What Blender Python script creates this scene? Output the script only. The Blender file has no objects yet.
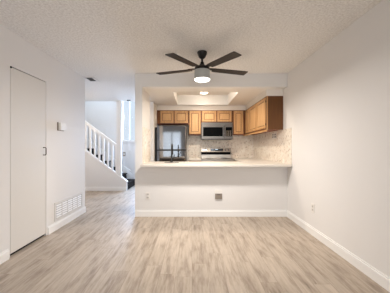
import bpy, bmesh, math, random
from mathutils import Vector, Matrix

random.seed(7)
S = bpy.context.scene
COL = S.collection
PI = math.pi

# ------------------------------------------------------------------ camera, sky, light, exposure
cam_d = bpy.data.cameras.new('camera')
cam = bpy.data.objects.new('camera', cam_d)
COL.objects.link(cam)
cam.location = (0, 0, 1.186)
cam.rotation_euler = (PI / 2, 0, 0)
cam_d.sensor_width = 36
cam_d.lens = 240 * 36 / 390
cam_d.shift_x = 3 / 390
cam_d.shift_y = 0.5 / 390
cam_d.clip_start = 0.05
S.camera = cam

S.view_settings.view_transform = 'Standard'
S.view_settings.look = 'None'
S.view_settings.gamma = 1
S.view_settings.use_curve_mapping = False
S.view_settings.exposure = 0.56

world = bpy.data.worlds.new('sky')
S.world = world
world.use_nodes = True
bg = world.node_tree.nodes['Background']
bg.inputs[0].default_value = (0.74, 0.86, 1.0, 1)
bg.inputs[1].default_value = 0.62

FAN_E, FAN_W = 4.0, 28.0
LENS_E = (5.0, 92.0)
KITCHEN_W = (3.0, 7.5)
HALL_E = 42.0
REAR_W = 40.0
PATIO_W = 10.0
STAIR_W = 19.0
STAIR_WINDOW_W = 30.0
ENTRY_W = 34.0


def area(name, loc, rot, sx, sy, power, color):
    d = bpy.data.lights.new(name, 'AREA')
    d.shape = 'RECTANGLE'
    d.size, d.size_y = sx, sy
    d.energy = power
    d.color = color
    o = bpy.data.objects.new(name, d)
    o.location = loc
    o.rotation_euler = rot
    COL.objects.link(o)
    return o


# daylight through the added unseen window behind the camera, and through the upstairs window over the stairs
area('added_window_daylight', (0.9, -2.95, 1.5), (PI / 2 + 0.25, 0, 0.5), 1.2, 1.3, REAR_W, (0.90, 0.95, 1.0))
area('patio_daylight', (-1.15, -2.95, 1.1), (PI / 2 + 0.3, 0, 0), 1.1, 2.0, PATIO_W, (0.80, 0.90, 1.0))
area('window_sky', (-1.85, 7.8, 2.4), (-PI / 2, 0, 0), 0.7, 2.1, STAIR_WINDOW_W, (0.62, 0.78, 1.0))
area('added_entry_daylight', (-1.37, 7.8, 1.4), (-PI / 2 + 0.25, 0, 0), 0.6, 1.5, ENTRY_W, (0.48, 0.67, 1.0)).data.spread = math.radians(115)  # added daylight from the unseen entry door, cooling the hall floor
area('stair_window_daylight', (-3.95, 7.0, 3.6), (0, -PI / 2 + 0.35, 0), 1.5, 0.8, STAIR_W, (0.66, 0.82, 1.0))


# ------------------------------------------------------------------ materials
def lin(r, g, b):
    f = lambda c: (c / 255 / 12.92) if c / 255 <= 0.04045 else ((c / 255 + 0.055) / 1.055) ** 2.4
    return (f(r), f(g), f(b), 1)


def mat(name, col, rough=0.6, metal=0.0, spec=0.5):
    m = bpy.data.materials.new(name)
    m.use_nodes = True
    b = m.node_tree.nodes['Principled BSDF']
    b.inputs['Base Color'].default_value = col
    b.inputs['Roughness'].default_value = rough
    b.inputs['Metallic'].default_value = metal
    b.inputs['Specular IOR Level'].default_value = spec
    return m


class N:
    def __init__(self, m):
        self.t = m.node_tree
        self.b = self.t.nodes['Principled BSDF']

    def new(self, typ, **kw):
        n = self.t.nodes.new(typ)
        for k, v in kw.items():
            setattr(n, k, v)
        return n

    def link(self, a, b):
        self.t.links.new(a, b)

    def coords(self, scale=(1, 1, 1), rot=(0, 0, 0)):
        g = self.new('ShaderNodeNewGeometry')
        mp = self.new('ShaderNodeMapping')
        mp.inputs['Scale'].default_value = scale
        mp.inputs['Rotation'].default_value = rot
        self.link(g.outputs['Position'], mp.inputs['Vector'])
        return mp.outputs['Vector']

    def noise(self, vec, scale, detail=3, rough=0.5):
        n = self.new('ShaderNodeTexNoise')
        n.inputs['Scale'].default_value = scale
        n.inputs['Detail'].default_value = detail
        n.inputs['Roughness'].default_value = rough
        self.link(vec, n.inputs['Vector'])
        return n.outputs['Fac']

    def ramp(self, fac, stops):
        r = self.new('ShaderNodeValToRGB')
        e = r.color_ramp.elements
        while len(e) < len(stops):
            e.new(0.5)
        for k, (p, c) in enumerate(stops):
            e[k].position = p
            e[k].color = c
        self.link(fac, r.inputs['Fac'])
        return r.outputs['Color']

    def mix(self, fac, a, b, mode='MIX'):
        n = self.new('ShaderNodeMix', data_type='RGBA', blend_type=mode)
        if isinstance(fac, (int, float)):
            n.inputs[0].default_value = fac
        else:
            self.link(fac, n.inputs[0])
        for i, v in ((6, a), (7, b)):
            if isinstance(v, tuple):
                n.inputs[i].default_value = v
            else:
                self.link(v, n.inputs[i])
        return n.outputs[2]

    def bump(self, h, strength, dist=0.01):
        n = self.new('ShaderNodeBump')
        n.inputs['Strength'].default_value = strength
        n.inputs['Distance'].default_value = dist
        self.link(h, n.inputs['Height'])
        self.link(n.outputs['Normal'], self.b.inputs['Normal'])

    def base(self, c):
        self.link(c, self.b.inputs['Base Color'])


def wall_paint(name, col):
    m = mat(name, col, 0.65, spec=0.3)
    n = N(m)
    v = n.coords()
    n.bump(n.noise(v, 45, 3), 0.12, 0.004)
    return m


M = {}
M['wall'] = wall_paint('wall_paint', lin(234, 231, 228))
M['kitchen_paint'] = wall_paint('kitchen_paint', lin(236, 230, 222))
M['trim'] = mat('white_trim', lin(246, 244, 241), 0.4)
M['door'] = mat('door_paint', lin(226, 222, 216), 0.5)
M['dark'] = mat('gap_shade', lin(30, 26, 24), 0.9)  # near-black colour stands in for shade below the door and in the closet


def ceiling_mat():
    m = mat('popcorn_ceiling', lin(215, 208, 200), 0.95, spec=0.1)
    n = N(m)
    v = n.coords()
    a = n.noise(v, 50, 4, 0.7)
    c = n.ramp(a, [(0.32, lin(218, 213, 207)), (0.68, lin(252, 249, 245))])
    n.base(c)
    n.bump(a, 0.4, 0.012)
    return m


M['popcorn'] = ceiling_mat()


def floor_mat():
    m = mat('oak_plank_floor', lin(150, 132, 118), 0.5, spec=0.3)
    n = N(m)
    v = n.coords()
    br = n.new('ShaderNodeTexBrick')
    br.offset = 0.0
    br.inputs['Scale'].default_value = 1
    br.inputs['Brick Width'].default_value = 1.22
    br.inputs['Row Height'].default_value = 0.15
    br.inputs['Mortar Size'].default_value = 0.0015
    br.inputs['Mortar Smooth'].default_value = 0.2
    br.inputs['Bias'].default_value = 0
    br.inputs['Color1'].default_value = (0, 0, 0, 1)
    br.inputs['Color2'].default_value = (1, 1, 1, 1)
    br.inputs['Mortar'].default_value = (0.3, 0.3, 0.3, 1)
    sx = n.new('ShaderNodeSeparateXYZ')
    cx = n.new('ShaderNodeCombineXYZ')
    n.link(v, sx.inputs[0])
    def mth(op, a, b=0.0):
        q = n.new('ShaderNodeMath', operation=op)
        for i_, v_ in ((0, a), (1, b)):
            if isinstance(v_, (int, float)):
                q.inputs[i_].default_value = v_
            else:
                n.link(v_, q.inputs[i_])
        return q.outputs[0]
    row = mth('FLOOR', mth('DIVIDE', sx.outputs['X'], 0.15))
    shift = mth('FRACT', mth('MULTIPLY', mth('SINE', mth('MULTIPLY', row, 12.9898)), 437.58))
    n.link(mth('ADD', sx.outputs['Y'], mth('MULTIPLY', shift, 1.22)), cx.inputs['X'])
    n.link(sx.outputs['X'], cx.inputs['Y'])
    n.link(cx.outputs[0], br.inputs['Vector'])
    # per plank offset of the grain
    add = n.new('ShaderNodeVectorMath', operation='ADD')
    sc = n.new('ShaderNodeVectorMath', operation='SCALE')
    sc.inputs['Scale'].default_value = 7.0
    n.link(br.outputs['Color'], sc.inputs[0])
    n.link(v, add.inputs[0])
    n.link(sc.outputs[0], add.inputs[1])
    mp = n.new('ShaderNodeMapping')
    mp.inputs['Scale'].default_value = (15, 2.2, 1)
    n.link(add.outputs[0], mp.inputs['Vector'])
    g1 = n.noise(mp.outputs[0], 1.0, 6, 0.68)
    mp2 = n.new('ShaderNodeMapping')
    mp2.inputs['Scale'].default_value = (60, 3, 1)
    n.link(add.outputs[0], mp2.inputs['Vector'])
    g2 = n.noise(mp2.outputs[0], 1.0, 3, 0.5)
    plank = n.ramp(br.outputs['Color'], [(0.0, lin(168, 153, 138)), (0.5, lin(184, 169, 153)), (1.0, lin(199, 184, 168))])
    grain = n.ramp(g1, [(0.28, lin(88, 72, 58)), (0.40, lin(154, 137, 120)), (0.50, lin(186, 171, 154)), (0.64, lin(204, 190, 173))])
    fine = n.ramp(g2, [(0.35, (0.86, 0.85, 0.84, 1)), (0.65, (1, 1, 1, 1))])
    c = n.mix(0.6, plank, grain)
    c = n.mix(1.0, c, fine, 'MULTIPLY')
    dark = n.mix(br.outputs['Fac'], c, lin(150, 134, 120))
    n.base(dark)
    n.bump(g2, 0.05, 0.002)
    return m


M['floor'] = floor_mat()


def oak(name, axis, c0, c1, c2):
    m = mat(name, c1, 0.4, spec=0.4)
    n = N(m)
    sc = {'z': (22, 22, 1.6), 'x': (1.6, 22, 22), 'y': (22, 1.6, 22)}[axis]
    v = n.coords(sc)
    a = n.noise(v, 1.6, 4, 0.6)
    n.base(n.ramp(a, [(0.3, c0), (0.5, c1), (0.7, c2)]))
    return m


M['oak'] = oak('honey_oak', 'z', lin(184, 138, 90), lin(200, 154, 104), lin(212, 168, 118))
M['oak_h'] = oak('honey_oak_rail', 'x', lin(180, 134, 86), lin(196, 150, 100), lin(208, 164, 114))
M['oak_y'] = oak('honey_oak_side_rail', 'y', lin(184, 138, 90), lin(200, 154, 104), lin(212, 168, 118))
M['oak_panel'] = oak('honey_oak_panel', 'z', lin(198, 152, 102), lin(212, 168, 118), lin(222, 180, 130))
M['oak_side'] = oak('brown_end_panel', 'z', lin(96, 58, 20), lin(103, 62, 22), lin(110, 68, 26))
M['oak_frame'] = oak('shaded_oak_frame', 'z', lin(100, 58, 28), lin(112, 66, 33), lin(124, 76, 38))  # dark brown puts the shadow of door and panel gaps into the colour
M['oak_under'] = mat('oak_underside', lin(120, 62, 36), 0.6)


def tile_mat():
    m = mat('terrazzo_tile', lin(220, 200, 175), 0.35, spec=0.4)
    n = N(m)
    v = n.coords()
    vo = n.new('ShaderNodeTexVoronoi')
    vo.inputs['Scale'].default_value = 32
    n.link(v, vo.inputs['Vector'])
    sep = n.new('ShaderNodeSeparateColor')
    n.link(vo.outputs['Color'], sep.inputs[0])
    chips = n.ramp(sep.outputs['Red'], [(0.0, lin(170, 152, 136)), (0.08, lin(206, 190, 172)), (0.2, lin(236, 224, 210)),
                                        (0.85, lin(246, 238, 226)), (1.0, lin(224, 206, 186))])
    cl = n.noise(v, 9, 3)
    c2 = n.mix(0.35, chips, n.ramp(cl, [(0.35, lin(214, 198, 180)), (0.65, lin(248, 242, 232))]))
    n.base(c2)
    return m


M['tile'] = tile_mat()


def steel(name, col, rough):
    m = mat(name, col, rough, 1.0)
    n = N(m)
    v = n.coords((1, 1, 90))
    f = n.noise(v, 6, 2)
    d = tuple(c * 0.86 for c in col[:3]) + (1,)
    n.base(n.ramp(f, [(0.35, d), (0.65, col)]))
    return m


M['steel'] = steel('stainless_steel', lin(140, 138, 137), 0.06)
M['steel_soft'] = steel('brushed_steel', lin(114, 108, 102), 0.3)
M['steel_range'] = steel('range_steel', lin(186, 178, 168), 0.32)
M['black'] = mat('black_metal', lin(14, 13, 13), 0.45)
M['blackglass'] = mat('black_glass', lin(8, 8, 9), 0.3, spec=0.03)
M['display'] = mat('display_glass', lin(12, 12, 14), 0.1)
M['quartz'] = mat('white_quartz', lin(222, 214, 204), 0.35)
M['blade'] = oak('dark_walnut_blade', 'x', lin(26, 16, 12), lin(32, 20, 15), lin(40, 26, 19))
M['fanmetal'] = mat('dark_bronze', lin(36, 32, 30), 0.4, 0.4)
M['bronze'] = mat('aged_bronze', lin(96, 80, 68), 0.4, 0.3)
M['drum'] = mat('grey_drum_glass', lin(196, 192, 180), 0.3)
M['plastic'] = mat('white_plastic', lin(236, 232, 226), 0.4)
M['socket_grey'] = mat('socket_grey', lin(196, 190, 184), 0.5)
M['plastic_grey'] = mat('grey_plastic', lin(142, 131, 119), 0.5)
M['carpet'] = mat('charcoal_carpet', lin(52, 48, 46), 1.0, spec=0.05)
M['vent_paint'] = mat('vent_paint', lin(226, 222, 218), 0.5)
M['vent_back'] = mat('vent_back', lin(176, 176, 178), 0.8)
M['vent_dark'] = mat('vent_dark', lin(84, 80, 76), 0.8)


def emis(name, col, e):
    m = mat(name, (0.9, 0.9, 0.9, 1), 0.5)
    b = m.node_tree.nodes['Principled BSDF']
    b.inputs['Emission Color'].default_value = col
    b.inputs['Emission Strength'].default_value = e
    return m


M['drum'] = emis('glowing_drum_glass', (1.0, 0.95, 0.88, 1), 0.07)
M['drum'].node_tree.nodes['Principled BSDF'].inputs['Base Color'].default_value = lin(138, 134, 124)
M['fan_lamp'] = emis('fan_diffuser', (1.0, 0.95, 0.88, 1), FAN_E)
M['can_lamp'] = emis('downlight_lens', (1.0, 0.88, 0.72, 1), LENS_E[0])
M['can_lamp_front'] = emis('front_downlight_lens', (1.0, 0.88, 0.72, 1), LENS_E[1])

gl = bpy.data.materials.new('window_glass')
gl.use_nodes = True
gt = gl.node_tree
gt.nodes.clear()
g_out = gt.nodes.new('ShaderNodeOutputMaterial')
g_mix = gt.nodes.new('ShaderNodeMixShader')
g_tr = gt.nodes.new('ShaderNodeBsdfTransparent')
g_gl = gt.nodes.new('ShaderNodeBsdfGlossy')
g_gl.inputs['Roughness'].default_value = 0.15
g_mix.inputs[0].default_value = 0.03
gt.links.new(g_tr.outputs[0], g_mix.inputs[1])
gt.links.new(g_gl.outputs[0], g_mix.inputs[2])
gt.links.new(g_mix.outputs[0], g_out.inputs[0])
M['glass'] = gl


# ------------------------------------------------------------------ mesh helpers
class MB:
    def __init__(self):
        self.bm = bmesh.new()

    def box(self, x0, x1, y0, y1, z0, z1, bev=0.0, seg=2):
        t = bmesh.new()
        bmesh.ops.create_cube(t, size=1)
        for v in t.verts:
            v.co = Vector(((x0 + x1) / 2 + v.co.x * (x1 - x0), (y0 + y1) / 2 + v.co.y * (y1 - y0), (z0 + z1) / 2 + v.co.z * (z1 - z0)))
        if bev > 0:
            bmesh.ops.bevel(t, geom=t.edges[:], offset=bev, segments=seg, affect='EDGES', profile=0.5)
        self.merge(t)
        return self

    def merge(self, t):
        me = bpy.data.meshes.new('tmp')
        t.to_mesh(me)
        t.free()
        self.bm.from_mesh(me)
        bpy.data.meshes.remove(me)

    def lathe(self, c, prof, seg=32, axis='z', cap=True):
        """prof: (radius, height) pairs from one end to the other, about an axis through c"""
        t = bmesh.new()
        rings = []
        for r, h in prof:
            ring = []
            for k in range(seg):
                a = 2 * PI * k / seg
                p = (r * math.cos(a), r * math.sin(a), h)
                if axis == 'x':
                    p = (p[2], p[0], p[1])
                if axis == 'y':
                    p = (p[0], p[2], p[1])
                ring.append(t.verts.new(Vector(c) + Vector(p)))
            rings.append(ring)
        for a, b in zip(rings, rings[1:]):
            for k in range(seg):
                t.faces.new((a[k], a[(k + 1) % seg], b[(k + 1) % seg], b[k]))
        if cap:
            t.faces.new(rings[0][::-1])
            t.faces.new(rings[-1])
        bmesh.ops.recalc_face_normals(t, faces=t.faces[:])
        self.merge(t)
        return self

    def prism(self, pts, axis, a0, a1):
        """outline pts extruded along an axis; pts in the two other axes, in xyz order"""
        t = bmesh.new()

        def P(p, a):
            return {'x': (a, p[0], p[1]), 'y': (p[0], a, p[1]), 'z': (p[0], p[1], a)}[axis]
        A = [t.verts.new(P(p, a0)) for p in pts]
        B = [t.verts.new(P(p, a1)) for p in pts]
        n = len(pts)
        t.faces.new(A)
        t.faces.new(B[::-1])
        for k in range(n):
            t.faces.new((A[k], B[k], B[(k + 1) % n], A[(k + 1) % n]))
        bmesh.ops.recalc_face_normals(t, faces=t.faces[:])
        self.merge(t)
        return self

    def tube(self, pts, r, seg=14):
        t = bmesh.new()
        rings = []
        pts = [Vector(p) for p in pts]
        for i, p in enumerate(pts):
            d = (pts[min(i + 1, len(pts) - 1)] - pts[max(i - 1, 0)]).normalized()
            u = d.cross(Vector((1, 0, 0)))
            if u.length < 0.1:
                u = d.cross(Vector((0, 1, 0)))
            u.normalize()
            w = d.cross(u)
            rr = r[i] if isinstance(r, (list, tuple)) else r
            rings.append([t.verts.new(p + u * rr * math.cos(2 * PI * k / seg) + w * rr * math.sin(2 * PI * k / seg)) for k in range(seg)])
        for a, b in zip(rings, rings[1:]):
            for k in range(seg):
                t.faces.new((a[k], a[(k + 1) % seg], b[(k + 1) % seg], b[k]))
        t.faces.new(rings[0])
        t.faces.new(rings[-1][::-1])
        bmesh.ops.recalc_face_normals(t, faces=t.faces[:])
        self.merge(t)
        return self

    def build(self, name, m, parent=None, smooth=False):
        vs = self.bm.verts
        lo = [min(v.co[k] for v in vs) for k in range(3)]
        hi = [max(v.co[k] for v in vs) for k in range(3)]
        o0 = Vector(((lo[0] + hi[0]) / 2, (lo[1] + hi[1]) / 2, lo[2]))
        for v in vs:
            v.co -= o0
        me = bpy.data.meshes.new(name)
        self.bm.to_mesh(me)
        self.bm.free()
        me.materials.append(M[m] if isinstance(m, str) else m)
        if smooth:
            for p in me.polygons:
                p.use_smooth = True
            try:
                me.set_sharp_from_angle(angle=math.radians(40))
            except Exception:
                pass
        o = bpy.data.objects.new(name, me)
        COL.objects.link(o)
        W[o.name] = o0
        if parent is not None:
            o.parent = parent
            o.location = o0 - W[parent.name]
        else:
            o.location = o0
        return o


W = {}


def tag(o, label, cat, group=None):
    o['label'] = label
    o['category'] = cat
    if group:
        o['group'] = group
    return o


def thing(name, loc, label, cat, group=None):
    o = bpy.data.objects.new(name, None)
    o.empty_display_size = 0.05
    COL.objects.link(o)
    o.location = loc
    W[o.name] = Vector(loc)
    return tag(o, label, cat, group)


def struct(name, mb, m, label, cat, parent=None):
    o = mb.build(name, m, parent)
    if parent is None:
        o['kind'] = 'structure'
        tag(o, label, cat)
    return o


def bx(*a, **k):
    return MB().box(*a, **k)


# ------------------------------------------------------------------ the setting
XL, XR = -1.95, 1.628           # side walls of the living room
YP = 4.096                      # face of the half wall and header
YB = 6.28                       # back wall of the kitchen
ZC, ZK = 2.44, 2.215            # living ceiling, kitchen ceiling
YR = -2.6                       # wall behind the camera
YL = 4.374                      # end of the left wall
XS, XI = -0.973, -0.85          # stub wall faces
YK = 6.5                        # knee wall of the stairs

struct('floor', bx(-3.6, 1.75, YR - 0.15, 7.6, -0.1, 0), 'floor', 'grey brown oak plank floor running away from the camera', 'floor')
struct('ceiling', bx(-3.6, 1.75, YR - 0.15, YP + 0.11, ZC, ZC + 0.12).box(-3.6, XS, YP + 0.11, YK, ZC, ZC + 0.12), 'popcorn',
       'textured off-white popcorn ceiling over the living room and hall', 'ceiling')

# left wall with the door opening
D0, D1, DZ = 2.572, 3.21, 2.058
struct('wall_left', MB().box(XL - 0.12, XL, YR, D0, 0, ZC).box(XL - 0.12, XL, D1, YL, 0, ZC).box(XL - 0.12, XL, D0, D1, DZ, ZC)
       .box(-3.6, XL - 0.12, YL - 0.12, YL, 0, ZC), 'wall', 'white painted left wall with a flush closet door', 'wall')
struct('wall_right', bx(XR, XR + 0.12, YR, YB + 0.12, 0, ZC), 'wall', 'white painted right wall of the living room', 'wall')
struct('wall_rear', MB().box(XL, -1.7, YR - 0.12, YR, 0, ZC).box(-0.6, 0.3, YR - 0.12, YR, 0, ZC).box(1.5, XR, YR - 0.12, YR, 0, ZC)
       .box(-1.7, -0.6, YR - 0.12, YR, 2.1, ZC).box(0.3, 1.5, YR - 0.12, YR, 2.15, ZC).box(0.3, 1.5, YR - 0.12, YR, 0, 0.85), 'wall',
       'white wall behind the camera with a glazed door and an added window', 'wall')

# half wall, stub column, header
struct('wall_half', bx(XS, XR, YP, YP + 0.12, 0, 0.865), 'wall', 'white half wall under the white bar countertop', 'wall')
struct('wall_stub', MB().box(XS, XI, YP, YP + 0.12, 0.865, ZK).box(XS, XI, YP + 0.12, 4.85, 0, ZK), 'wall',
       'narrow white wall end at the left side of the kitchen opening', 'wall')
struct('wall_header', bx(XS, XR, YP, YP + 0.12, ZK, ZC), 'wall', 'white header above the kitchen opening', 'wall')
struct('wall_kitchen_left', bx(XS - 0.02, XI - 0.02, 5.45, YB + 0.12, 0, ZK), 'kitchen_paint', 'wall end beside the refrigerator at the kitchen left', 'wall')
struct('wall_kitchen_back', bx(XI - 0.02, XR, YB, YB + 0.12, 0, ZK), 'kitchen_paint', 'kitchen back wall behind the range', 'wall')

# kitchen ceiling with a raised tray
T = (-0.357, 0.875, 4.51, 5.84)
ZT = 2.45
ck = MB()
ck.box(XS, T[0], YP + 0.12, YB + 0.12, ZK, ZT + 0.05).box(T[1], XR, YP + 0.12, YB + 0.12, ZK, ZT + 0.05)
ck.box(T[0], T[1], YP + 0.12, T[2], ZK, ZT + 0.05).box(T[0], T[1], T[3], YB + 0.12, ZK, ZT + 0.05)
ck.box(T[0], T[1], T[2], T[3], ZT, ZT + 0.05)
struct('ceiling_kitchen', ck, 'kitchen_paint', 'lower kitchen ceiling with a rectangular recessed light tray', 'ceiling')

TL = 0.004
struct('trim_tray', MB().box(T[0], T[0] + TL, T[2], T[3], ZK, ZT).box(T[1] - TL, T[1], T[2], T[3], ZK, ZT)
       .box(T[0] + TL, T[1] - TL, T[3] - TL, T[3], ZK, ZT).box(T[0] + TL, T[1] - TL, T[2], T[2] + TL, ZK, ZT), 'trim',
       'bright white inner sides of the kitchen ceiling tray', 'trim')
# soffit above the cabinets
ZS = 2.098
struct('trim_soffit', MB().box(XI - 0.02, 1.325, 5.945, YB, ZS, ZK).box(1.325, XR, 4.285, YB, ZS, ZK), 'kitchen_paint',
       'painted soffit above the oak wall cabinets', 'soffit')

# splash tile on the kitchen walls
ZQ = 0.9
struct('wall_tile_back', bx(-0.1, XR - 0.012, YB - 0.012, YB, ZQ, 1.8), 'tile', 'speckled cream tile on the kitchen back wall', 'tile')
struct('wall_tile_right', bx(XR - 0.012, XR, 3.92, YB, ZQ, 1.497), 'tile', 'speckled cream tile on the right wall by the bar', 'tile')
struct('wall_tile_left', bx(XI, XI + 0.012, YP + 0.005, 4.85, ZQ, 1.53), 'tile', 'speckled cream tile on the narrow left kitchen wall', 'tile')

# baseboards
def board(name, pts_boxes, label):
    mb = MB()
    for b in pts_boxes:
        mb.box(*b, 0, 0.09)
        x0, x1, y0, y1 = b
        # thinner moulded top
        if x1 - x0 < y1 - y0:
            mid = (x0 + x1) / 2
            if x0 in (XL,) or x0 == -3.6:
                mb.box(x0, mid, y0, y1, 0.09, 0.108)
            else:
                mb.box(mid, x1, y0, y1, 0.09, 0.108)
        else:
            mid = (y0 + y1) / 2
            mb.box(x0, x1, mid, y1, 0.09, 0.108)
    return struct(name, mb, 'trim', label, 'baseboard')


board('baseboard_left', [(XL, XL + 0.016, YR, D0 - 0.03), (XL, XL + 0.016, D1 + 0.03, YL)], 'white baseboard along the left wall either side of the closet door')
board('baseboard_right', [(XR - 0.016, XR, YR, YP)], 'white baseboard along the right wall')
board('baseboard_front', [(XS - 0.0, XR - 0.016, YP - 0.016, YP)], 'white baseboard along the foot of the half wall')

# hall and stairwell
ZU = 4.9
struct('wall_hall_left', bx(-3.72, -3.6, YL - 0.12, YK, 0, ZC), 'wall', 'white hall wall beyond the end of the left wall', 'wall')
SL = 0.748                       # slope of the stair
def cap_z(x):
    return 0.238 + SL * (-1.774 - x)
struct('wall_knee', MB().prism([(-3.6, 0), (-1.774, 0), (-1.774, cap_z(-1.774)), (-3.6, cap_z(-3.6))], 'y', YK, YK + 0.1), 'wall',
       'white sloping knee wall under the stair railing', 'wall')
struct('trim_knee_cap', MB().prism([(-3.6, cap_z(-3.6)), (-1.76, cap_z(-1.76)), (-1.76, cap_z(-1.76) + 0.03), (-3.6, cap_z(-3.6) + 0.03)], 'y', YK - 0.015, YK + 0.115), 'trim',
       'white sloping cap along the top of the stair knee wall', 'trim')
board('baseboard_hall', [(-3.6, -1.774, YK - 0.016, YK)], 'white baseboard along the foot of the stair knee wall')
PX0, PX1 = -2.045, -1.925
struct('wall_post', MB().prism([(PX0, cap_z(PX0) + 0.03), (PX1, cap_z(PX1) + 0.03), (PX1, ZC), (PX0, ZC)], 'y', YK, YK + 0.1), 'wall',
       'full height white post at the foot of the stair railing', 'post')
YF = 7.5
WX0, WX1, WZ0, WZ1 = -2.21, -1.75, 1.36, 3.6
struct('wall_stair_far', MB().box(-3.72, WX0, YF, YF + 0.12, 0, ZU).box(WX1, -1.69, YF, YF + 0.12, 0, ZU).box(-1.05, XS, YF, YF + 0.12, 0, ZU).box(-1.69, -1.05, YF, YF + 0.12, 2.05, ZU)
       .box(WX0, WX1, YF, YF + 0.12, 0, WZ0).box(WX0, WX1, YF, YF + 0.12, WZ1, ZU), 'wall', 'pale far wall of the stairwell behind the railing', 'wall')
struct('wall_stair_left', MB().box(-3.72, -3.6, YK, YF, 0, 2.9).box(-3.72, -3.6, YK, YF, 4.4, ZU).box(-3.72, -3.6, YK, 6.6, 2.9, 4.4).box(-3.72, -3.6, 7.4, YF, 2.9, 4.4),
       'wall', 'left end wall of the stairwell', 'wall')
struct('wall_stair_right', MB().box(XS - 0.12, XS, YB + 0.12, YF, 0, ZU).box(XS, XI, YB + 0.12, YB + 0.2, 0, ZC), 'wall', 'right end wall of the stairwell', 'wall')
struct('wall_stair_upper', bx(-3.72, XS, YK, YK + 0.1, ZC, ZU), 'wall', 'upper wall above the hall ceiling edge', 'wall')
struct('ceiling_stair', bx(-3.72, XS, YK, YF + 0.12, ZU, ZU + 0.1), 'wall', 'high ceiling over the stairwell', 'ceiling')

# stair window
wn = thing('window_1', ((WX0 + WX1) / 2, YF + 0.06, WZ0), 'tall bright window over the stairs beside the white post', 'window')
wn['kind'] = 'structure'
fr = MB()
fr.box(WX0, WX0 + 0.04, YF + 0.02, YF + 0.08, WZ0, WZ1).box(WX1 - 0.04, WX1, YF + 0.02, YF + 0.08, WZ0, WZ1)
fr.box(WX0 + 0.04, WX1 - 0.04, YF + 0.02, YF + 0.08, WZ0, WZ0 + 0.04).box(WX0 + 0.04, WX1 - 0.04, YF + 0.02, YF + 0.08, WZ1 - 0.04, WZ1)
fr.build('window_frame', 'trim', wn)
mu = MB().box(-1.98, -1.955, YF + 0.03, YF + 0.07, WZ0 + 0.04, WZ1 - 0.04)
mu.build('window_mullion', 'trim', wn)
bx(WX0 + 0.04, WX1 - 0.04, YF + 0.045, YF + 0.055, WZ0 + 0.04, WZ1 - 0.04).build('window_pane', 'glass', wn)
bx(WX0 - 0.02, WX1 + 0.02, YF - 0.05, YF + 0.02, WZ0 - 0.03, WZ0).build('window_sill', 'trim', wn)

# unseen glazed openings; the window and entry door are added for their daylight
def glazed(name, x0, x1, ya, yb, z0, z1, label, cat, mull=None):
    t = thing(name, ((x0 + x1) / 2, (ya + yb) / 2, z0), label, cat)
    t['kind'] = 'structure'
    w = 0.05
    f = MB().box(x0, x0 + w, ya, yb, z0, z1).box(x1 - w, x1, ya, yb, z0, z1).box(x0 + w, x1 - w, ya, yb, z0, z0 + w).box(x0 + w, x1 - w, ya, yb, z1 - w, z1)
    if mull is not None:
        f.box(mull - 0.03, mull + 0.03, ya, yb, z0 + w, z1 - w)
    f.build(cat + '_frame', 'trim', t)
    bx(x0 + w, x1 - w, (ya + yb) / 2 - 0.004, (ya + yb) / 2 + 0.004, z0 + w, z1 - w).build('pane', 'glass', t)


glazed('added_window', 0.3, 1.5, YR - 0.1, YR - 0.03, 0.85, 2.15, 'unseen window added for daylight in the wall behind the camera', 'window', 0.9)
glazed('door_2', -1.7, -0.6, YR - 0.1, YR - 0.03, 0.001, 2.1, 'glazed patio door in the wall behind the camera', 'door', -1.15)
glazed('added_entry_door', -1.69, -1.05, YF + 0.02, YF + 0.08, 0.001, 2.05, 'unseen glazed entry door added for daylight beyond the stair foot', 'door')

# closet door, set flush in the left wall
dr = thing('door_1', (XL - 0.02, (D0 + D1) / 2, 0.035), 'flush white closet door in the left wall with a small dark pull', 'door')
dr['kind'] = 'structure'
bx(XL - 0.037, XL - 0.002, D0 + 0.009, D1 - 0.004, 0.034, DZ - 0.009, bev=0.002).build('slab', 'door', dr)
bx(XL - 0.115, XL - 0.03, D0 + 0.003, D1 - 0.003, 0.0, 0.03).build('shade_strip', 'dark', dr)['label'] = 'dark strip painted as the shade under the door'  # dark strip that paints the shade of the gap under the slab
hb = MB().lathe((XL - 0.002, D0 + 0.012, DZ - 0.012), [(0.011, 0.0), (0.011, 0.006), (0.006, 0.012)], 14, 'x')
hb.build('catch', 'fanmetal', dr, True)
pl = MB().tube([(XL - 0.002, 3.15, 1.178), (XL + 0.03, 3.15, 1.178), (XL + 0.035, 3.15, 1.17), (XL + 0.035, 3.15, 1.09), (XL + 0.03, 3.15, 1.082), (XL - 0.002, 3.15, 1.082)], 0.0065, 10)
pl.build('pull_handle', 'bronze', dr, True)['label'] = 'dark bronze pull handle'
struct('wall_closet', MB().box(XL - 0.75, XL - 0.12, D0 - 0.2, D0 - 0.15, 0, ZC).box(XL - 0.75, XL - 0.12, D1 + 0.15, D1 + 0.2, 0, ZC)
       .box(XL - 0.75, XL - 0.7, D0 - 0.15, D1 + 0.15, 0, ZC), 'dark', 'closet inside coloured dark as shade behind the flush door', 'wall')

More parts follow.
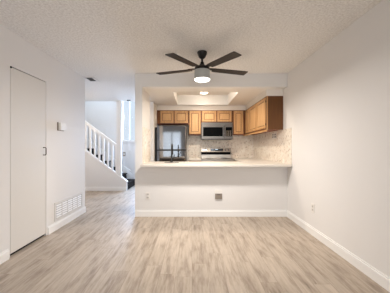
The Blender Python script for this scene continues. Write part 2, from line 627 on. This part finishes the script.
# ------------------------------------------------------------------ staircase
st = thing('staircase', (-1.78, (YK + YF) / 2, 0), 'charcoal carpeted staircase climbing to the left behind the white railing', 'staircase')
RUN, RISE, NST = 0.255, 0.19, 7
for k in range(NST):
    x1 = -1.78 - RUN * k
    mb = MB().box(x1 - RUN, x1, YK + 0.118, YF - 0.024, 0 if k == 0 else RISE * k - 0.19, RISE * (k + 1) - 0.025)
    mb.box(x1 - RUN, x1 + 0.025, YK + 0.118, YF - 0.022, RISE * (k + 1) - 0.025, RISE * (k + 1), bev=0.008)
    mb.build('step', 'carpet', st)
struct('trim_stair', MB().prism([(-3.55, cap_z(-3.55) + 0.10), (-1.70, cap_z(-1.70) + 0.10), (-1.70, 0.0), (-1.78, 0), (-3.55, cap_z(-3.55) - 0.28)], 'y', YF - 0.02, YF), 'trim',
       'white sloping skirt board on the far stairwell wall', 'trim')

# railing
rl = thing('stair_railing', (-2.5, YK + 0.05, cap_z(-2.5) + 0.03), 'white wooden stair railing with square balusters on the sloping knee wall', 'railing')
def rail_z(x):
    return cap_z(x) + 0.73
MB().prism([(-3.55, rail_z(-3.55)), (PX0, rail_z(PX0)), (PX0, rail_z(PX0) + 0.085), (-3.55, rail_z(-3.55) + 0.085)], 'y', YK + 0.015, YK + 0.085).build('handrail', 'trim', rl)
for k in range(12):
    x = (112.4 - 4.36 * k - 192) / 240 * (YK + 0.05)
    h = 0.021
    MB().prism([(x - h, cap_z(x - h) + 0.031), (x + h, cap_z(x + h) + 0.031), (x + h, rail_z(x + h)), (x - h, rail_z(x - h))], 'y', YK + 0.029, YK + 0.071).build('baluster', 'trim', rl)
x0, x1 = PX0 - 0.035, PX0
MB().prism([(x0, cap_z(x0) + 0.031), (x1, cap_z(x1) + 0.031), (x1, rail_z(x1)), (x0, rail_z(x0))], 'y', YK + 0.029, YK + 0.071).build('newel', 'trim', rl)

# ------------------------------------------------------------------ bar counter and hidden kitchen runs
def counter(name, boxes, label):
    mb = MB()
    for b in boxes:
        mb.box(*b, bev=0.004)
    return tag(mb.build(name, 'quartz'), label, 'countertop')


YC = 3.886
counter('bar_countertop', [(XI + 0.012, XR - 0.012, YC, 4.74, 0.865, ZQ)], 'long white bar countertop on top of the half wall')
counter('kitchen_countertop', [(-0.085, 0.225, 5.63, YB - 0.012, 0.865, ZQ)], 'short white countertop between the refrigerator and the range')
counter('corner_countertop', [(1.005, XR - 0.012, 5.63, YB - 0.012, 0.865, ZQ), (1.005, XR - 0.012, 4.745, 5.63, 0.865, ZQ)], 'white countertop to the right of the range along the tiled wall')


def door_front(parent, w0, w1, z0, z1, face, plane, hinge=None, mats=('oak', 'oak_h', 'oak_panel')):
    """framed door lying in the plane y=plane (face 'y', towards -y) or x=plane (face 'x', towards -x)"""
    th, fw = 0.02, 0.052

    def B(mb, a0, a1, b0, b1, d0, d1, bev=0.0):
        if face == 'y':
            mb.box(a0, a1, plane - d1, plane - d0, b0, b1, bev=bev)
        else:
            mb.box(plane - d1, plane - d0, a0, a1, b0, b1, bev=bev)
        return mb
    m = MB()
    B(m, w0, w0 + fw, z0, z1, 0, th, 0.004)
    B(m, w1 - fw, w1, z0, z1, 0, th, 0.004)
    B(m, w0 + fw, w1 - fw, z0, z0 + fw, 0, th, 0.004)
    B(m, w0 + fw, w1 - fw, z1 - fw, z1, 0, th, 0.004)
    d = m.build('door', mats[0], parent)
    B(MB(), w0 + fw + 0.011, w1 - fw - 0.011, z0 + fw + 0.011, z1 - fw - 0.011, 0, 0.012, 0.004).build('panel', mats[2], d)
    if hinge is not None:
        hx = w0 - 0.011 if hinge == 'l' else w1 + 0.003
        for zz in (z0 + 0.05, z1 - 0.09):
            B(MB(), hx, hx + 0.008, zz, zz + 0.04, 0, 0.012).build('hinge', 'fanmetal', d)
    return d


YCF = 5.95
def wall_cab(x0, x1, z0, z1, ndoor, label, hinges, left_stile=0.015, right_stile=0.015):
    t = thing('wall_cabinet', ((x0 + x1) / 2, (YCF + YB) / 2, z0), label, 'cabinet', None)
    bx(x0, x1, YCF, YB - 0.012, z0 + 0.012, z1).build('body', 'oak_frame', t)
    bx(x0, x1, YCF, YB - 0.012, z0, z0 + 0.012).build('underside', 'oak_under', t)
    a, b = x0 + left_stile, x1 - right_stile
    gap = 0.028
    w = (b - a - gap * (ndoor - 1)) / ndoor
    for k in range(ndoor):
        door_front(t, a + k * (w + gap), a + k * (w + gap) + w, z0 + 0.02, z1 - 0.02, 'y', YCF, hinges[k])
    return t


wall_cab(-0.868, -0.082, 1.757, ZS, 2, 'two door oak wall cabinet above the stainless refrigerator', ['l', 'r'], 0.085, 0.02)
wall_cab(-0.081, 0.228, 1.49, ZS, 1, 'tall narrow single door oak wall cabinet between refrigerator and microwave', ['l'])
wall_cab(0.229, 1.003, 1.793, ZS, 2, 'short two door oak wall cabinet above the microwave', ['l', 'r'], 0.02, 0.025)
wall_cab(1.004, 1.315, 1.49, ZS, 1, 'single door oak wall cabinet right of the microwave in the corner', ['r'], 0.03, 0.045)

XCF = 1.335
def side_cab(y0, y1, doors, label, end=False, first=0.03):
    t = thing('wall_cabinet', ((XCF + XR) / 2, (y0 + y1) / 2, 1.49), label, 'cabinet')
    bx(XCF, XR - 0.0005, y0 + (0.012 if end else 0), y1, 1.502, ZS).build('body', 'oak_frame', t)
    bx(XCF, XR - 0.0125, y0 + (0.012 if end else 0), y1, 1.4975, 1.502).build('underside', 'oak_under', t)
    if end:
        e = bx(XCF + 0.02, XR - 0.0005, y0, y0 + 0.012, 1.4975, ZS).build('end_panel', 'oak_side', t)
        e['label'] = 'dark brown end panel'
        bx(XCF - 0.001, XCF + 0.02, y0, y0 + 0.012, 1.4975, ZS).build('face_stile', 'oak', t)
    bx(XCF - 0.012, XCF + 0.012, y0, y1, 1.465, 1.4975).build('light_rail', 'oak_y', t)
    for (a, b, h) in doors:
        door_front(t, a, b, 1.525, ZS - 0.02, 'x', XCF, h)
    return t


side_cab(4.285, 5.58, [(4.33, 4.92, 'l'), (4.95, 5.55, 'r')], 'oak wall cabinet on the right wall with a brown end panel facing the room', True)
side_cab(5.581, YB - 0.013, [(5.60, 5.915, None)], 'oak corner wall cabinet at the far end of the right wall')

# base cabinets below the runs (only their fronts could be glimpsed from the side)
def base_cab(x0, x1, y0, y1, label):
    t = thing('base_cabinet', ((x0 + x1) / 2, (y0 + y1) / 2, 0), label, 'cabinet')
    bx(x0, x1, y0 + 0.06, y1, 0, 0.1).build('toe_kick', 'oak_side', t)
    bx(x0, x1, y0, y1, 0.1, 0.8645).build('body', 'oak', t)
    door_front(t, x0 + 0.02, x1 - 0.02, 0.13, 0.84, 'y', y0, None)
    return t


base_cab(-0.082, 0.222, 5.67, YB - 0.014, 'narrow oak base cabinet between refrigerator and range')
base_cab(1.01, XR - 0.014, 5.67, YB - 0.014, 'oak base cabinet in the corner right of the range')

# ------------------------------------------------------------------ refrigerator
fg = thing('refrigerator', (-0.47, 5.9, 0), 'stainless steel top freezer refrigerator at the left of the kitchen', 'refrigerator')
b = bx(-0.862, -0.135, 5.60, YB - 0.03, 0.03, 1.645, bev=0.006).build('body', 'black', fg)
b['label'] = 'black cabinet side'
for fx in (-0.8, -0.2):
    for fy in (5.66, 6.18):
        MB().lathe((fx, fy, 0), [(0.02, 0), (0.02, 0.03)], 12).build('foot', 'black', fg)
d1 = bx(-0.811, -0.128, 5.53, 5.598, 1.122, 1.68, bev=0.012, seg=3).build('freezer_door', 'steel', fg)
d2 = bx(-0.811, -0.128, 5.53, 5.598, 0.06, 1.108, bev=0.012, seg=3).build('refrigerator_door', 'steel', fg)
bx(-0.80, -0.14, 5.545, 5.598, 1.108, 1.122).build('door_seal', 'black', fg)
for (dd, za, zb) in ((d1, 1.15, 1.64), (d2, 0.5, 1.08)):
    bx(-0.160, -0.138, 5.49, 5.529, za, zb, bev=0.006).build('handle', 'steel_soft', dd, True)

# ------------------------------------------------------------------ range
rg = thing('kitchen_range', (0.615, 5.95, 0), 'stainless steel electric range against the tiled back wall', 'range')
RX0, RX1 = 0.232, 0.998
bx(RX0, RX1, 5.65, YB - 0.014, 0.02, 0.89, bev=0.004).build('body', 'steel_range', rg)
bx(RX0, RX1, 5.62, 6.18, 0.89, 0.908, bev=0.004).build('cooktop', 'steel_range', rg)
for (cx, cy, rr) in ((0.42, 5.76, 0.09), (0.81, 5.76, 0.11), (0.42, 6.04, 0.07), (0.81, 6.04, 0.09)):
    MB().lathe((cx, cy, 0.908), [(rr, 0), (rr, 0.0015)], 28).build('burner', 'blackglass', rg)
bg_ = MB().prism([(6.14, 1.06), (YB - 0.014, 1.06), (YB - 0.014, 1.165), (6.165, 1.165)], 'x', RX0, RX1).build('backguard', 'steel_range', rg)
bx(RX0 + 0.005, RX1 - 0.005, 6.165, YB - 0.014, 0.99, 1.06).build('vent_gap', 'blackglass', rg)
bx(RX0, RX1, 6.15, YB - 0.014, 0.908, 0.99).build('riser', 'steel_range', rg)
bx(0.475, 0.80, 6.136, 6.165, 1.085, 1.145).build('display', 'display', bg_)
bx(0.60, 0.66, 6.1345, 6.137, 1.118, 1.132).build('clock', emis('clock_digits', (0.5, 0.8, 1, 1), 0.6), bg_)
for kx in (0.29, 0.36, 0.86, 0.93):
    MB().lathe((kx, 6.15, 1.112), [(0.022, -0.032), (0.026, -0.02), (0.028, 0.0)], 20, 'y').build('knob', 'steel', bg_, True)
od = bx(RX0 + 0.004, RX1 - 0.004, 5.612, 5.649, 0.22, 0.86, bev=0.005).build('oven_door', 'steel_range', rg)
bx(0.33, 0.90, 5.608, 5.613, 0.35, 0.68).build('oven_window', 'blackglass', od)
MB().tube([(0.29, 5.575, 0.79), (0.94, 5.575, 0.79)], 0.012).box(0.30, 0.32, 5.575, 5.613, 0.782, 0.798).box(0.91, 0.93, 5.575, 5.613, 0.782, 0.798).build('handle', 'steel', od, True)

# ------------------------------------------------------------------ microwave
mw = thing('microwave', (0.615, 6.07, 1.372), 'stainless over the range microwave with black glass door', 'microwave')
bx(RX0, RX1, 5.90, YB - 0.014, 1.372, 1.79, bev=0.004).build('body', 'steel_soft', mw)
md = bx(RX0 + 0.001, 0.80, 5.872, 5.899, 1.392, 1.715, bev=0.004).build('door', 'steel_soft', mw)
bx(0.272, 0.752, 5.869, 5.873, 1.447, 1.672, bev=0.002).build('window', 'blackglass', md)
MB().tube([(0.782, 5.84, 1.42), (0.782, 5.84, 1.70)], 0.011).box(0.775, 0.789, 5.84, 5.873, 1.43, 1.445).box(0.775, 0.789, 5.84, 5.873, 1.675, 1.69).build('handle', 'steel', md, True)
cp = bx(0.803, RX1 - 0.001, 5.872, 5.899, 1.392, 1.715, bev=0.004).build('control_panel', 'steel_soft', mw)
bx(0.822, 0.982, 5.869, 5.873, 1.447, 1.672).build('keypad', 'blackglass', cp)
for r_ in range(5):
    for c_ in range(3):
        bx(0.842 + c_ * 0.045, 0.868 + c_ * 0.045, 5.8675, 5.8695, 1.46 + r_ * 0.028, 1.472 + r_ * 0.028).build('button', 'plastic_grey', cp)
vg = MB().box(RX0 + 0.001, RX1 - 0.001, 5.88, 5.899, 1.718, 1.789, bev=0.003)
vg.build('vent_panel', 'steel_soft', mw)
bx(RX0 + 0.03, RX1 - 0.03, 5.93, 6.2, 1.366, 1.372).build('underside_grille', 'black', mw)

# ------------------------------------------------------------------ faucet and sink
fc = thing('kitchen_faucet', (-0.375, 4.42, ZQ), 'tall black gooseneck faucet standing on the bar countertop', 'faucet')
dp = MB()
dp.box(-0.505, -0.245, 4.39, 4.45, ZQ, ZQ + 0.008, bev=0.003)
dp.build('deck_plate', 'black', fc)
MB().lathe((-0.375, 4.42, ZQ + 0.008), [(0.026, 0), (0.026, 0.02), (0.019, 0.03), (0.019, 0.11), (0.013, 0.125)], 20).build('base', 'black', fc, True)
pts = [(-0.375, 4.42, ZQ + 0.13 + 0.02 * k) for k in range(7)]
for k in range(1, 13):
    a = PI * k / 12
    pts.append((-0.375, 4.42 + 0.085 * (1 - math.cos(a)), ZQ + 0.25 + 0.085 * math.sin(a)))
pts.append((-0.375, 4.59, ZQ + 0.2))
MB().tube(pts, 0.0115).build('spout', 'black', fc, True)
MB().tube([(-0.375, 4.59, ZQ + 0.205), (-0.375, 4.59, ZQ + 0.14)], 0.016).build('spray_head', 'black', fc, True)
MB().tube([(-0.356, 4.42, ZQ + 0.085), (-0.335, 4.42, ZQ + 0.09), (-0.325, 4.43, ZQ + 0.15)], 0.007).build('lever', 'black', fc, True)

# ------------------------------------------------------------------ recessed downlight in the tray
for ly, lw, lm, lab in ((5.57, KITCHEN_W[0], 'can_lamp', 'round glowing recessed downlight toward the back of the kitchen ceiling tray'),
                    (4.78, KITCHEN_W[1], 'can_lamp_front', 'round recessed downlight at the front of the kitchen ceiling tray')):
    dl = thing('recessed_downlight', (0.28, ly, ZT), lab, 'ceiling light', 'downlights in the ceiling tray')
    MB().lathe((0.28, ly, ZT), [(0.088, 0.0), (0.105, 0.0), (0.103, -0.008), (0.088, -0.008), (0.088, 0.0)], 36, cap=False).build('trim_ring', 'trim', dl, True)
    MB().lathe((0.28, ly, ZT), [(0.088, 0.0), (0.087, -0.009), (0.075, -0.018), (0.05, -0.024), (0.02, -0.026)], 36).build('lens', lm, dl, True)
    kd = bpy.data.lights.new('downlight_beam', 'AREA')
    kd.shape = 'DISK'
    kd.size = 0.16
    kd.energy = lw
    kd.color = (1.0, 0.90, 0.77)
    kd.spread = math.radians(112 if ly > 5 else 150)
    ko = bpy.data.objects.new('downlight_beam', kd)
    ko.location = (0.28, ly, ZT - 0.03)
    COL.objects.link(ko)

# ------------------------------------------------------------------ ceiling fan
fl = bpy.data.lights.new('fan_lamp_beam', 'AREA')
fl.shape = 'DISK'
fl.size = 0.18
fl.energy = FAN_W
fl.color = (1.0, 0.95, 0.90)
fo = bpy.data.objects.new('fan_lamp_beam', fl)
fo.location = (0.134, 3.168, ZC - 0.384)
COL.objects.link(fo)
FX, FY, ZB = 0.134, 3.168, 2.215
fan = thing('ceiling_fan', (FX, FY, ZC), 'dark five blade ceiling fan with a glowing drum light', 'ceiling fan')
MB().lathe((FX, FY, ZC), [(0.064, 0), (0.066, -0.012), (0.060, -0.035), (0.040, -0.075), (0.020, -0.092)], 32).build('canopy', 'fanmetal', fan, True)
MB().lathe((FX, FY, ZC), [(0.013, -0.085), (0.013, -0.16)], 16).build('downrod', 'fanmetal', fan, True)
MB().lathe((FX, FY, ZC), [(0.022, -0.135), (0.028, -0.16), (0.045, -0.185), (0.085, -0.198), (0.098, -0.208), (0.098, -0.232), (0.09, -0.24)], 36).build('motor_housing', 'fanmetal', fan, True)
dm = MB().lathe((FX, FY, ZC), [(0.096, -0.24), (0.103, -0.246), (0.103, -0.362), (0.1, -0.362)], 40).build('lamp_drum', 'drum', fan, True)
MB().lathe((FX, FY, ZC), [(0.1, -0.362), (0.102, -0.3635), (0.102, -0.368), (0.094, -0.375), (0.05, -0.379)], 40).build('diffuser', 'fan_lamp', dm, True)
for k in range(5):
    az = math.radians(-37 + 72 * k)                 # 0 = towards the camera, positive to the right
    ax = Vector((math.sin(az), -math.cos(az), 0))
    tw = Vector((math.cos(az), math.sin(az), 0))
    pitch = math.radians(-6)
    wv = tw * math.cos(pitch) + Vector((0, 0, 1)) * math.sin(pitch)
    nv = ax.cross(wv).normalized()
    c0 = Vector((FX, FY, ZB))
    t = bmesh.new()
    prof = [(0.15, 0.046), (0.20, 0.052), (0.40, 0.058), (0.58, 0.062), (0.64, 0.062), (0.648, 0.057)]
    rows = []
    for r_, hw in prof:
        row = []
        for (sw, sn) in ((-1, 1), (1, 1), (1, -1), (-1, -1)):
            row.append(t.verts.new(c0 + ax * r_ + wv * hw * sw + nv * 0.004 * sn))
        rows.append(row)
    for a_, b_ in zip(rows, rows[1:]):
        for q in range(4):
            t.faces.new((a_[q], a_[(q + 1) % 4], b_[(q + 1) % 4], b_[q]))
    t.faces.new(rows[0])
    t.faces.new(rows[-1][::-1])
    bmesh.ops.recalc_face_normals(t, faces=t.faces[:])
    mb = MB()
    mb.merge(t)
    bl = mb.build('blade', 'blade', fan)
    t = bmesh.new()
    rows = []
    for r_, hw in ((0.085, 0.022), (0.14, 0.03), (0.19, 0.036)):
        rows.append([t.verts.new(c0 + ax * r_ + wv * hw * sw + nv * (0.009 + 0.004 * sn - 0.0)) for (sw, sn) in ((-1, 1), (1, 1), (1, -1), (-1, -1))])
    for a_, b_ in zip(rows, rows[1:]):
        for q in range(4):
            t.faces.new((a_[q], a_[(q + 1) % 4], b_[(q + 1) % 4], b_[q]))
    t.faces.new(rows[0])
    t.faces.new(rows[-1][::-1])
    bmesh.ops.recalc_face_normals(t, faces=t.faces[:])
    mb = MB()
    mb.merge(t)
    mb.build('blade_iron', 'fanmetal', bl)

# ------------------------------------------------------------------ small wall fittings
th = thing('thermostat', (XL, 3.55, 1.43), 'small white thermostat on the left wall beyond the closet door', 'thermostat')
bx(XL, XL + 0.014, 3.47, 3.63, 1.425, 1.545).build('back_plate', 'plastic_grey', th)
tc = bx(XL + 0.014, XL + 0.05, 3.48, 3.62, 1.432, 1.542, bev=0.004).build('cover', 'plastic', th)

gr = thing('return_air_grille', (XL, 3.83, 0.125), 'white louvred return air grille low on the left wall', 'vent')
GY0, GY1, GZ0, GZ1 = 3.40, 4.25, 0.128, 0.39
g = MB().box(XL, XL + 0.012, GY0, GY1, GZ0, GZ0 + 0.03).box(XL, XL + 0.012, GY0, GY1, GZ1 - 0.03, GZ1)
g.box(XL, XL + 0.012, GY0, GY0 + 0.03, GZ0 + 0.03, GZ1 - 0.03).box(XL, XL + 0.012, GY1 - 0.03, GY1, GZ0 + 0.03, GZ1 - 0.03)
g.build('frame', 'vent_paint', gr)
bx(XL, XL + 0.002, GY0 + 0.03, GY1 - 0.03, GZ0 + 0.03, GZ1 - 0.03).build('backing', 'vent_back', gr)
NC = 5
wc = (GY1 - GY0 - 0.06) / NC
for c_ in range(NC):
    ya = GY0 + 0.03 + c_ * wc
    if c_:
        bx(XL + 0.002, XL + 0.011, ya - 0.009, ya + 0.009, GZ0 + 0.03, GZ1 - 0.03).build('divider', 'vent_paint', gr)
    lv = MB()
    for r_ in range(6):
        zz = GZ0 + 0.036 + r_ * 0.033
        lv.prism([(XL + 0.002, zz + 0.018), (XL + 0.004, zz + 0.022), (XL + 0.012, zz + 0.004), (XL + 0.012, zz)], 'y', ya + 0.0095, ya + wc - 0.0095)
    lv.build('louvres', 'trim', gr)

cv = thing('ceiling_register', (-1.84, 4.42, ZC), 'dark slotted air register on the ceiling at the end of the left wall', 'vent')
CX0, CX1, CY0, CY1 = -1.935, -1.755, 4.30, 4.56
f = MB().box(CX0, CX1, CY0, CY0 + 0.02, ZC - 0.01, ZC).box(CX0, CX1, CY1 - 0.02, CY1, ZC - 0.01, ZC).box(CX0, CX0 + 0.02, CY0 + 0.02, CY1 - 0.02, ZC - 0.01, ZC).box(CX1 - 0.05, CX1, CY0 + 0.02, CY1 - 0.02, ZC - 0.01, ZC)
f.build('frame', 'vent_paint', cv)
bx(CX0 + 0.02, CX1 - 0.05, CY0 + 0.02, CY1 - 0.02, ZC - 0.003, ZC).build('backing', 'vent_dark', cv)
for k in range(6):
    y = CY0 + 0.04 + k * 0.034
    MB().prism([(y, ZC - 0.003), (y + 0.003, ZC - 0.003), (y + 0.012, ZC - 0.011), (y + 0.009, ZC - 0.011)], 'x', CX0 + 0.021, CX1 - 0.051).build('slat', 'vent_dark', cv)


def outlet_y(x, z, y, label, w=0.075, h=0.12, cat='outlet'):
    t = thing('wall_outlet', (x, y, z - h / 2), label, cat)
    p = bx(x - w / 2, x + w / 2, y - 0.006, y, z - h / 2, z + h / 2, bev=0.002).build('cover_plate', 'plastic', t)
    for dz in (-0.026, 0.026):
        s = bx(x - 0.019, x + 0.019, y - 0.012, y - 0.0055, z + dz - 0.014, z + dz + 0.014, bev=0.0015).build('socket', 'socket_grey', p)
    return t


outlet_y((147.8 - 192) / 58.6, 1.186 - (195.8 - 147) / 58.6, YP, 'white outlet on the half wall near its left end')
# wide grey-fronted outlet in the middle of the half wall
ox, oy = (218.5 - 192) / 58.6, YP
oz = 1.186 - (194.3 - 147) / 58.6
t = thing('wall_outlet', (ox, oy, oz - 0.075), 'wide outlet with a grey lower cover in the middle of the half wall', 'outlet')
bx(ox - 0.062, ox + 0.062, oy - 0.007, oy, oz - 0.07, oz + 0.075, bev=0.002).build('cover_plate', 'plastic', t)
gc = bx(ox - 0.06, ox + 0.06, oy - 0.022, oy - 0.007, oz - 0.078, oz + 0.015, bev=0.003).build('flap_cover', 'plastic_grey', t)
gc['label'] = 'grey flap cover'
bx(ox - 0.03, ox + 0.03, oy - 0.024, oy - 0.0215, oz - 0.008, oz + 0.002).build('latch', 'vent_dark', gc)


def outlet_x(y, z, label, w=0.075, h=0.12, n=1, x=XR, dark=False):
    t = thing('wall_outlet', (x, y, z - h / 2), label, 'outlet')
    p = bx(x - 0.006, x, y - w / 2, y + w / 2, z - h / 2, z + h / 2, bev=0.002).build('cover_plate', 'plastic', t)
    for k in range(n):
        yy = y - w / 2 + w * (k + 0.5) / n
        for dz in (-0.022, 0.022):
            bx(x - 0.009, x - 0.0055, yy - 0.016, yy + 0.016, z + dz - 0.014, z + dz + 0.014, bev=0.0015).build('socket', 'vent_dark' if dark else 'socket_grey', p)
    return t


outlet_x(3.23, 0.365, 'white outlet low on the right wall near the half wall')
outlet_x(4.70, 1.405, 'white outlet plate on the tile under the brown cabinet end', w=0.24, h=0.12, n=3, x=XR - 0.012, dark=True)

# light switch on the far stair wall
sw = thing('light_switch', (-2.12, YF, 0.91), 'pale light switch on the stairwell wall under the window', 'light switch')
sp = bx(-2.165, -2.075, YF - 0.006, YF, 0.90, 1.03, bev=0.002).build('cover_plate', 'plastic_grey', sw)
bx(-2.137, -2.103, YF - 0.010, YF - 0.0055, 0.935, 0.995, bev=0.002).build('rocker', 'plastic', sp)

# unseen flush lamp added on the hall ceiling to light the hall
hl = thing('added_hall_light', (-2.85, 5.5, ZC), 'unseen round flush lamp added to light the hall', 'ceiling light')
MB().lathe((-2.85, 5.5, ZC), [(0.15, 0), (0.15, -0.03), (0.14, -0.03)], 32).build('base', 'trim', hl, True)
MB().lathe((-2.85, 5.5, ZC), [(0.14, -0.03), (0.13, -0.06), (0.08, -0.085), (0.02, -0.092)], 32).build('shade', emis('hall_shade', (1.0, 0.88, 0.77, 1), HALL_E), hl, True)

# small dark fitting at the edge of the hall ceiling
hx = (128.5 - 192) / 240 * 6.4
hf = thing('dark_fitting', (hx, 6.42, ZC), 'small dark round fitting on the hall ceiling edge before the window', 'ceiling_fitting')
MB().lathe((hx, 6.42, ZC), [(0.05, 0), (0.05, -0.012), (0.04, -0.026)], 24).build('housing', 'fanmetal', hf, True)
